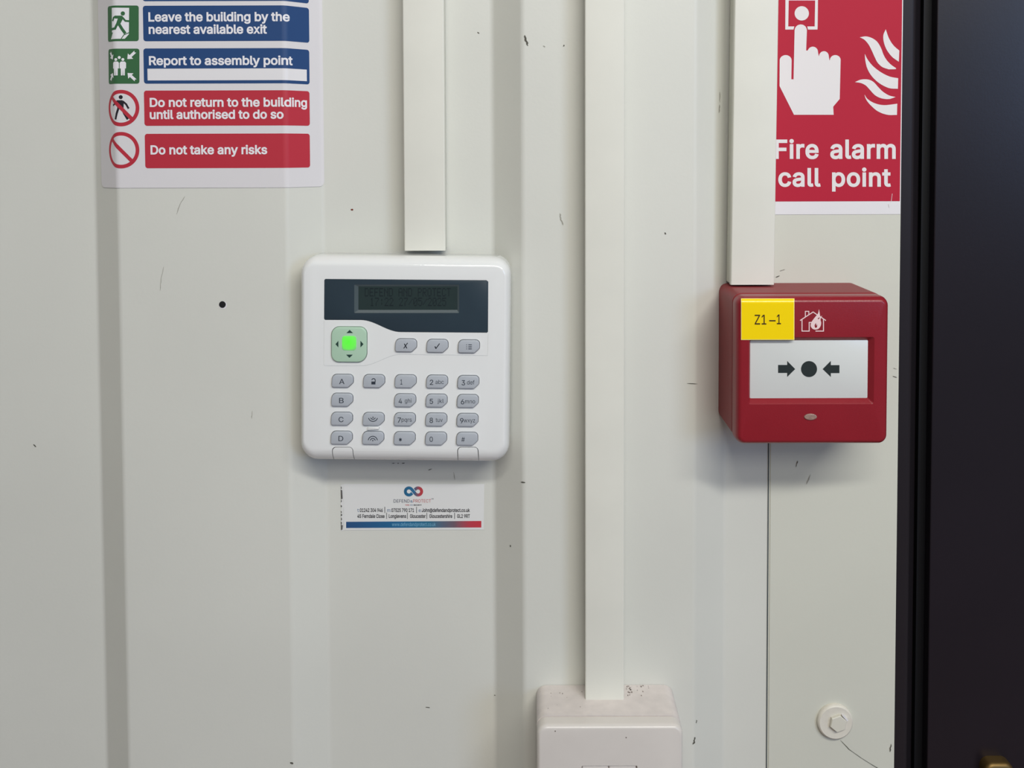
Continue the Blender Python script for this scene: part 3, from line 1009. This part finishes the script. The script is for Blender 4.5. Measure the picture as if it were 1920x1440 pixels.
DOTS = {'D': ['11110', '10001', '10001', '10001', '10001', '10001', '11110'], 'E': ['11111', '10000', '10000', '11110', '10000', '10000', '11111'],
        'F': ['11111', '10000', '10000', '11110', '10000', '10000', '10000'], 'N': ['10001', '11001', '10101', '10011', '10001', '10001', '10001'],
        'A': ['01110', '10001', '10001', '11111', '10001', '10001', '10001'], 'P': ['11110', '10001', '10001', '11110', '10000', '10000', '10000'],
        'R': ['11110', '10001', '10001', '11110', '10100', '10010', '10001'], 'O': ['01110', '10001', '10001', '10001', '10001', '10001', '01110'],
        'T': ['11111', '00100', '00100', '00100', '00100', '00100', '00100'], 'C': ['01110', '10001', '10000', '10000', '10000', '10001', '01110'],
        '1': ['00100', '01100', '00100', '00100', '00100', '00100', '01110'], '7': ['11111', '00001', '00010', '00100', '01000', '01000', '01000'],
        ':': ['00000', '00100', '00100', '00000', '00100', '00100', '00000'], '2': ['01110', '10001', '00001', '00010', '00100', '01000', '11111'],
        '/': ['00000', '00001', '00010', '00100', '01000', '10000', '00000'], '0': ['01110', '10001', '10011', '10101', '11001', '10001', '01110'],
        '5': ['11111', '10000', '11110', '00001', '00001', '10001', '01110']}
def lcd_line(s, x0, x1, y0, y1):
    sh = []
    cw = (x1 - x0) / (len(s) * 6 - 1); ch = (y1 - y0) / 7
    for i, c in enumerate(s):
        for r, row in enumerate(DOTS.get(c, [])):
            for q, bit in enumerate(row):
                if bit == '1':
                    x = x0 + (i * 6 + q) * cw; y = y0 + r * ch
                    sh.append(([(x, y), (x + cw * .93, y), (x + cw * .93, y + ch * .93), (x, y + ch * .93)], [(0, 1, 2, 3)]))
    return merge(*sh)
kflat('screen_characters', lmap(merge(lcd_line('DEFEND AND PROTECT', 683.5, 845, 540.5, 556.5), lcd_line('17:22 27/05/2025', 693.5, 836.5, 558.5, 574.5))), HSCR + 0.00006, M_LCDINK, scr)

# navigation pad with lit centre
V, Fc = bump_solid(pad_out, KH - 0.0017, KH + 0.0016, 0.0008, 4)
pad = obj('navigation_pad', klocal(V), Fc, M_PAD, kp, smooth=30, local=True, label='square navigation pad with green LED glow in its colour')
hp = KH + 0.00168
V, Fc = bump_solid([L(x, y, hp) for x, y in rrect(641.5, 630, 668, 656.5, 5, 5)], KH + 0.0014, KH + 0.0020, 0.0002, 2)
obj('led_button', klocal(V), Fc, M_LED, pad, smooth=30, local=True, label='glowing green centre button')
tri = [[(649.5, 624.5), (655.6, 618.5), (662, 624.5)], [(649, 665), (661.5, 665), (655.2, 671)], [(634.5, 639), (634.5, 651.5), (629, 645.3)], [(675.8, 639), (681.5, 645.3), (675.8, 651.5)]]
for t in tri:
    kflat('direction_arrow', lmap(tess(t), hp), hp, M_ARROW, pad)

# keys
def legend_text(*items):
    return merge(*[text(b, x0, x1, base, -cap, bo) for b, x0, x1, base, cap, bo in items])
def ring_shape(cx, cy, r, w, a0, a1): return ribbon(arc(cx, cy, r, a0, a1, 16), w)
def legend(k, x, y):
    big = {'A': 10, 'B': 8.6, 'C': 9.2, 'D': 9}
    if k in big:
        w = big[k]
        return legend_text((k, x - w / 2, x + w / 2, y + 5.3, 9.6, 0.004))
    sub = {'2': ('abc', -2, 13.6), '3': ('def', -1.5, 12.6), '4': ('ghi', 0.5, 13), '5': ('jkl', 3, 14.3), '6': ('mno', -4, 14.7), '7': ('pqrs', -5, 14), '8': ('tuv', 0, 13), '9': ('wxyz', -6, 15)}
    x0 = {'2': -12.5, '3': -11.5, '4': -11, '5': -11.8, '6': -12, '7': -12.4, '8': -11.5, '9': -13}
    if k in sub:
        w = 6.4
        return legend_text((k, x + x0[k] , x + x0[k] + w, y + 5.2, 9.4, 0.006), (sub[k][0], x + sub[k][1], x + sub[k][2], y + 3.6, 7.6, 0.0))
    if k == '1': return legend_text(('1', x - 8.6, x - 4.8, y + 5.2, 9.4, 0.006))
    if k == '0': return legend_text(('0', x - 11, x - 4.8, y + 5.2, 9.4, 0.004))
    if k == '*': return legend_text(('*', x - 9.5, x - 4.0, y + 9.0, 10.5, 0.02))
    if k == '#': return legend_text(('#', x - 9.8, x - 3.4, y + 4.6, 8.6, 0.004))
    if k == 'lock':
        return merge(tess([(x - 3.8, y), (x + 3.8, y), (x + 3.8, y + 5.5), (x - 3.8, y + 5.5)]), ribbon(arc(x + 0.3, y - 2.2, 3.2, 190, 360, 12) + [(x + 3.5, y + 1)], 1.5))
    if k == 'down':
        return merge(ring_shape(x + .3, y - 5, 4.6, 1.4, 20, 160), ring_shape(x + .3, y - 5, 8.6, 1.4, 15, 165), tess(disc(x + .3, y - 4, 1.2, n=12)))
    if k == 'up':
        return merge(ring_shape(x + .6, y + 4.6, 4.6, 1.4, 190, 350), ring_shape(x + .6, y + 4.6, 8.6, 1.4, 188, 352), tess(disc(x + .6, y + 4, 1.2, n=12)))
    if k == 'cross':
        return merge(stroke([(x + 4.2, y - 5.2), (x - 3.2, y + 5.2)], 1.5), stroke([(x - 2.0, y - 3.6), (x + .2, y + .5), (x + 2.8, y + 5)], 1.7))
    if k == 'tick':
        return merge(stroke([(x - 3.6, y + .4), (x - 1.4, y + 4.6)], 1.9), stroke([(x - 2.0, y + 4.8), (x + 5.2, y - 5)], 1.5))
    if k == 'menu':
        return merge(*[merge(tess(disc(x - 3.2, y + d, .8, n=10)), tess([(x + 0, y + d - .7), (x + 6.4, y + d - .7), (x + 6.4, y + d + .7), (x, y + d + .7)])) for d in (-3.6, 0.2, 4)])
names = {'lock': 'key with an open padlock', 'down': 'key with downward sound arcs', 'up': 'key with upward sound arcs', 'cross': 'key with a cross', 'tick': 'key with a tick', 'menu': 'key with a list symbol', '*': 'key with a star', '#': 'key with a hash sign'}
HK = KH + 0.0017
for k, (x, y) in grid.items():
    V, Fc = bump_solid(key_outline(x, y), KH - 0.0017, HK, 0.0005, 3)
    ko = obj('key', klocal(V), Fc, M_KEY, kp, smooth=32, local=True, label=names.get(k, 'grey key marked ' + k))
    hh = HK + 0.00006
    kflat('legend', lmap(fuse(legend(k, x, y)) if k in ('cross', 'tick', 'lock') else legend(k, x, y), KH), hh, M_LEGENDD if k in ('cross', 'tick') else M_LEGEND, ko)
V, Fc = bump_solid([L(x, y) for x, y in rpoly([(690, 800.5, .5), (713, 799, .5), (711, 804.5, .5), (689, 806, .5)], 2)], KH - 0.0003, KH + 0.0012, 0.0003, 2)
obj('ridge', klocal(V), Fc, M_WHITE, kp, smooth=30, local=True, label='small white ridge between the two sound keys')

# ------------------------------------------------------------------ contact label under the keypad
HL = 0.0003
cl = thing('contact_label', 'white installer contact sticker with infinity logo below the keypad', 'sticker', (P(774, 994, 0).x, 0.0, P(774, 994, 0).z))
flat('paper', tess([(643.5, 907.5), (908, 907.5), (907, 993), (644.5, 994)]), on(HL), M_CARD, cl)
hl = on(HL + 0.0001); hl2 = on(HL + 0.0002)
rag = [(638.5, 911), (641, 908)] + [(643 + random.uniform(0, 1.5), 909 + k * 7.6) for k in range(11)] + [(645, 994.5), (640, 995.5)] + [(638.6 + random.uniform(0, 3.2), 990 - k * 7.6) for k in range(10)]
flat('torn_edge', tess(rag), on(0.00015), M_CARD, cl)
for y0, y1, w in ((912, 917, 1.2), (918, 936, 2.4), (937, 942, 1.4), (947, 951, 1.6), (958, 962, 1.4), (963, 968, 2.2), (970, 976, 1.5), (978, 984, 1.8), (984, 994, 3.6)):
    flat('adhesive_residue', tess([(639.2 + random.uniform(-.4, .4), y0), (639.2 + w, y0 + 1), (640 + w * random.uniform(.5, 1), y1 - 1), (639 + random.uniform(0, .6), y1)]), hl, M_RESIDUE, cl)
ic_, rr_, dd_ = (775.3, 921.5), 6.6, 8.6
a_ = math.degrees(math.acos(rr_ / dd_))
left = arc(ic_[0] - dd_, ic_[1], rr_, a_, 360 - a_, 28)
right = [(2 * ic_[0] - x, y) for x, y in left]
inf = left + right[::1]
inf = left + list(reversed([(2 * ic_[0] - x, 2 * ic_[1] - y) for x, y in left]))
inf = arc(ic_[0] - dd_, ic_[1], rr_, a_, 360 - a_, 28) + arc(ic_[0] + dd_, ic_[1], rr_, 180 + a_, 180 + 360 - a_, 28)[::-1]
flat('infinity_logo', fuse(ribbon(inf, 5.6, True)), hl, M_LOGO, cl)
q_ = [left[-1], (2 * ic_[0] - left[-1][0], 2 * ic_[1] - left[-1][1])]
def part_way(a, b, t): return (a[0] + (b[0] - a[0]) * t, a[1] + (b[1] - a[1]) * t)
flat('infinity_gap', ribbon([part_way(q_[0], q_[1], 0.22), part_way(q_[0], q_[1], 0.78)], 7.4), on(HL + 0.00015), M_CARD, cl)
flat('infinity_strand', ribbon([part_way(q_[0], q_[1], 0.05), part_way(q_[0], q_[1], 0.80)], 5.6), hl2, M_CBLUE2, cl)
def lab(items, m, name='lettering', h=hl):
    flat(name, legend_text(*items), h, m, cl)
lab([('DEFEND', 738, 768.3, 942.4, 6.0, 0.0)], M_CNAVY)
lab([('&', 769.4, 774, 942.2, 4.2, 0.0)], M_CBLUE)
lab([('PROTECT', 774.8, 808, 942.2, 6.0, 0.0)], M_CRED)
lab([('LTD', 808.8, 813, 936.3, 1.9, 0.02)], M_CARDINK)
lab([('FIRE', 760, 767.5, 948.0, 2.2, 0.02)], M_CRED)
lab([('AND', 768.5, 774.5, 948.0, 2.2, 0.0)], M_CBLUE)
lab([('SECURITY', 775.5, 790.8, 948.0, 2.2, 0.03)], M_CARDINK)
lab([('t:', 670, 674, 959.9, 6.4, 0.0)], M_CBLUE)
lab([('m:', 726, 733.5, 959.9, 6.4, 0.0)], M_CBLUE)
lab([('e:', 785, 790.2, 959.9, 6.4, 0.0)], M_CBLUE)
BB = 0.02
lab([('01242 304 946', 674.8, 717.6, 959.9, 6.8, BB), ('|', 721, 722, 959.6, 7, 0), ('07525 790 171', 734, 776.3, 959.9, 6.8, BB), ('|', 780.5, 781.5, 959.6, 7, 0),
     ('John@defendandprotect.co.uk', 791, 881, 959.9, 6.8, BB)], M_CARDINK)
lab([('45 Ferndale Close', 670, 721, 971, 6.8, BB), ('|', 724.4, 725.4, 970.6, 7, 0), ('Longlevens', 729, 761.5, 971, 6.8, BB), ('|', 763.4, 764.4, 970.6, 7, 0),
     ('Gloucester', 768.7, 798, 971, 6.8, BB), ('|', 799.8, 800.8, 970.6, 7, 0), ('Gloucestershire', 805, 848, 971, 6.8, BB), ('|', 851.9, 852.9, 970.6, 7, 0), ('GL2 9RT', 857, 881, 971, 6.8, BB)], M_CARDINK)
band = flat('colour_band', tess([(649, 978.4), (902.5, 976.8), (902.5, 989), (649, 990)]), hl, M_BAND, cl)
flat('lettering', legend_text(('www.defendandprotect.co.uk', 735, 817, 986.4, 6.6, 0.0)), hl2, M_CLIGHT, band)

# ------------------------------------------------------------------ fire alarm call point
CB = 0.0017
CH = 0.0570
c_l, c_r = P(1376, 690, 0.050).x, P(1660, 690, 0.050).x
c_t = P(1500, 551, 0.046).z
c_b = P(1520, 828.5, 0.050).z
cpt = thing('fire_alarm_call_point', 'red fire alarm call point box with white press panel', 'call point', ((c_l + c_r) / 2, -CB, c_b))
CR = 0.0058
bo = rrect(c_l + 0.0002, c_b + 0.0006, c_r - 0.0002, c_t + 0.0003, CR, 8)
V, Fc = loft([inset(bo, 0.0004), bo, bo, inset(bo, 0.0005), inset(bo, 0.0022)], [CB, CB + 0.0006, 0.0436, 0.0441, 0.0470])
obj('back_box', V, Fc, M_REDB, cpt, smooth=30, label='dull red back box')
co = rrect(c_l, c_b, c_r, c_t, CR, 8)
rings, hs = [inset(co, 0.0020), inset(co, 0.0004), co], [0.0458, 0.0458, 0.0462]
for k in range(9):
    a = PI / 2 * k / 8
    rings.append(inset(co, 0.0036 * (1 - math.cos(a)))); hs.append(CH - 0.0062 + 0.0062 * math.sin(a))
oa, ob = P(1405, 756.5, CH), P(1638, 633.5, CH)
ia, ib = P(1406.5, 745, CH - 0.0035), P(1625.5, 638.5, CH - 0.0035)
rings += [rrect(oa.x - 0.0006, oa.z - 0.0006, ob.x + 0.0006, ob.z + 0.0006, 0.0014, 8), rrect(oa.x, oa.z, ob.x, ob.z, 0.0012, 8), rrect(ia.x, ia.z, ib.x, ib.z, 0.0006, 8)]
hs += [CH, CH - 0.0005, CH - 0.0035]
V, Fc = loft(rings, hs, cap_back=False, cap_front=False)
obj('cover', V, Fc, M_RED, cpt, smooth=24, label='bright red front cover')
V, Fc = bump_solid(rrect(ia.x - 0.0006, ia.z - 0.0006, ib.x + 0.0006, ib.z + 0.0006, 0.0006, 2), CH - 0.0060, CH - 0.0030, 0.0002, 2)
plate = obj('press_panel', V, Fc, M_GLASS, cpt, smooth=30, label='white press panel')
hpn = on(CH - 0.0029)
flat('arrow', tess([(1459, 684.3), (1476, 684.3), (1476, 676.8), (1491, 692), (1476, 706.8), (1476, 699.3), (1459, 699.3)]), hpn, M_BLACK, plate)
flat('dot', tess(disc(1517, 692, 15, n=56)), hpn, M_BLACK, plate)
flat('arrow', tess([(1574, 684.6), (1557.8, 684.6), (1557.8, 676.6), (1542.5, 692), (1557.8, 706.8), (1557.8, 699.6), (1574, 699.6)]), hpn, M_BLACK, plate)
# zone label bent over the cover's top edge
def zl(x, y, lift=0.00025):
    p = P(x, y, CH + lift)
    for _ in range(8):                  # follows the rounded edge
        u = min(1.0, max(0.0, 1 - (c_t - p.z) / 0.0036))
        p = P(x, y, CH + lift - 0.0062 * (1 - math.sqrt(1 - u * u)))
    return p
def zgrid(x0, x1, y0, y1, nx=4, ny=24):
    V = [(x0 + (x1 - x0) * i / nx, y0 + (y1 - y0) * j / ny) for j in range(ny + 1) for i in range(nx + 1)]
    return V, [(j * (nx + 1) + i, j * (nx + 1) + i + 1, (j + 1) * (nx + 1) + i + 1, (j + 1) * (nx + 1) + i) for j in range(ny) for i in range(nx)]
zn = flat('zone_label', zgrid(1389.5, 1489.5, 559.5, 637.3), lambda x, y: zl(x, y, 0.0002), M_CREAMEDGE, cpt, 'glossy yellow zone label')
zf = flat('label_face', zgrid(1390.4, 1488.4, 560.4, 636.3), lambda x, y: zl(x, y, 0.0003), M_YELLOW, zn)
for p in zf.data.polygons: p.use_smooth = True
flat('lettering', legend_text(('Z1', 1415, 1437, 608.3, 18.2, 0.006), ('1', 1456.5, 1464.3, 607.8, 18.2, 0.006)), on(CH + 0.0004), M_BROWN, zn)
flat('lettering', tess([(1442.3, 600.2), (1454.3, 600.2), (1454.3, 602.6), (1442.3, 602.6)]), on(CH + 0.0004), M_BROWN, zn)
def hs_(pts): return [(1340 + x / 4, 500 + y / 4) for x, y in pts]
house = merge(stroke(hs_([(640, 404), (738, 340), (770, 362)]), 1.8), stroke(hs_([(790, 374), (834, 404)]), 1.8),
              stroke(hs_([(680, 376), (680, 335), (706, 335), (706, 358)]), 1.6),
              stroke(hs_([(655, 396), (655, 483), (709, 483), (709, 418), (726, 418)]), 1.8), stroke(hs_([(756, 483), (816, 483), (816, 396)]), 1.8),
              tess(hs_(smooth_sides([(782, 318), (774, 352), (750, 382), (726, 416), (720, 444), (732, 464), (754, 472), (778, 466), (794, 446), (799, 420), (794, 396), (806, 366), (792, 378), (788, 350)], {0, 11, 12})),
                   hs_(smooth_sides([(760, 422), (750, 438), (752, 454), (760, 459), (768, 450), (769, 430), (762, 444)], {0, 5, 6})), hs_([(774, 386), (776, 396), (786, 388), (788, 380)])))
flat('house_fire_symbol', fuse(house), on(CH + 0.0002), M_SYMBOL, cpt)
lp = P(1519.5, 781.5, CH)
rx_, rz_ = 12.2 * (DIST - CH) / F, 6.2 * (DIST - CH) / F
V, Fc = bump_solid(disc(lp.x, lp.z, rx_, rz_, 40), CH - 0.001, CH + 0.0007, 0.0006, 4)
obj('indicator_lens', V, Fc, M_LENS, cpt, smooth=40, label='small oval grey indicator lens')

# ------------------------------------------------------------------ light switch
SB = HR + 0.0003
sx_l, sx_r = P(1006, 1340, 0.03).x, P(1263, 1340, 0.020).x
s_t = P(1130, 1285.5, 0.018).z
s_b = s_t - 0.0885
sw = thing('light_switch', 'white wall light switch at the bottom edge under the trunking', 'light switch', ((sx_l + sx_r) / 2, -SB, s_b))
so = rrect(sx_l, s_b, sx_r, s_t, 0.0065, 7)
V, Fc = loft([so, so, inset(so, 0.0016), inset(so, 0.0016)], [SB, SB + 0.0318, SB + 0.0318, SB + 0.0332])
obj('back_box', V, Fc, M_DUSTY, sw, smooth=30, label='dusty white back box')
SF = SB + 0.0420
po = rrect(sx_l + 0.0002, s_b, sx_r - 0.0002, s_t - 0.0002, 0.0062, 7)
V, Fc = loft([inset(po, 0.0015), inset(po, 0.0002), po] + [inset(po, 0.0022 * (1 - math.cos(PI / 2 * k / 7))) for k in range(8)],
             [SB + 0.0328, SB + 0.0328, SB + 0.0331] + [SF - 0.0030 + 0.0030 * math.sin(PI / 2 * k / 7) for k in range(8)])
fp = obj('face_plate', V, Fc, M_SWITCH, sw, smooth=30)
ra, rb, rm = P(1090.5, 1436, SF), P(1195, 1436, SF), P(1141, 1436, SF)
rt_z, rb_z = ra.z, ra.z - 0.040
M2W = root_matrix(sw).inverted()
def wprism(x0, x1, z0, z1, h0, h1):
    V, Fc = loft([rrect(x0, z0, x1, z1, 0.0006, 3)] * 2, [h0, h1])
    return [tuple(M2W @ Vector(v)) for v in V], Fc
cut(fp, [wprism(ra.x, rb.x, rb_z, rt_z, SF - 0.003, SF + 0.004)])
for x0, x1 in ((ra.x + 0.0004, rm.x - 0.0002), (rm.x + 0.0004, rb.x - 0.0008)):
    o = rrect(x0, rb_z + 0.0005, x1, rt_z - 0.0005, 0.0006, 3)
    V, Fc = loft([o, o, inset(o, 0.0006)], [SF - 0.0028, SF - 0.0002, SF + 0.0004])
    mid = (rb_z + rt_z) / 2
    V = [(x, y - (0.0012 * (mid - z) / 0.02 if -y > SF - 0.001 else 0), z) for x, y, z in V]
    obj('rocker', V, Fc, M_SWITCH, sw, smooth=25)
for px, py in ((1041, 1371), (1174, 1383)):
    flat('speck', tess(disc(px, py, 1.3, n=9)), on(SF + 0.00008), M_DUST, sw)
# dust and grit lying on the box where the trunking ends
def on_box_top(px, d): return Vector((P(px, 1290, SB).x, -(SB + d), s_t + 0.0003))
for i in range(34):
    px = random.choice([random.uniform(1172, 1182), random.uniform(1172, 1215), random.uniform(1012, 1090), random.uniform(1180, 1250)])
    d = random.uniform(0.001, 0.012) if px > 1170 else random.uniform(0.003, 0.028)
    c = on_box_top(px, d)
    r = random.uniform(0.00015, 0.00045) if px > 1170 else random.uniform(0.0001, 0.0003)
    kk = [(c.x + r * random.uniform(.6, 1.4) * math.cos(t), c.y + r * 2 * random.uniform(.6, 1.4) * math.sin(t), c.z - 0.0001) for t in [2 * PI * j / 7 for j in range(7)]]
    if i == 0: dustV, dustF = [], []
    b = len(dustV)
    dustV += kk
    dustF.append(tuple(range(b, b + 7)))
do = obj('dust', dustV, dustF, M_DUST, sw, label='dark dust specks on the box top')
do['kind'] = 'stuff'

# ------------------------------------------------------------------ bolt
bc = P(1565, 1351, 0.0022)
bt = thing('hex_bolt', 'cream painted hex bolt and washer on the cover strip', 'bolt', (bc.x, -0.0017, bc.z))
wo = disc(bc.x, bc.z, 0.0119, n=64)
V, Fc = loft([wo, wo, inset(wo, 0.0003), inset(wo, 0.0011), inset(wo, 0.0022)], [0.0017, 0.0034, 0.0042, 0.0048, 0.0047])
obj('washer', V, Fc, M_BOLT, bt, smooth=35)
hc = P(1572.5, 1358, 0.0070)
ho = [(hc.x + 0.0058 * math.cos(math.radians(20 + 60 * k)), hc.z + 0.0058 * math.sin(math.radians(20 + 60 * k))) for k in range(6)]
V, Fc = loft([ho, ho, inset(ho, 0.0004)], [0.0047, 0.0068, 0.0072])
head = obj('bolt_head', V, Fc, M_BOLTH, bt, smooth=10)
V, Fc = loft([[(hc.x + 0.0024, hc.z + 0.0056), (hc.x + 0.0058, hc.z + 0.0018), (hc.x + 0.0065, hc.z + 0.0026), (hc.x + 0.0034, hc.z + 0.0060)]] * 2, [0.0047, 0.0070])
obj('lifted_paint', V, Fc, M_PAPERW, bt, smooth=10, label='white flake of paint at the bolt head')
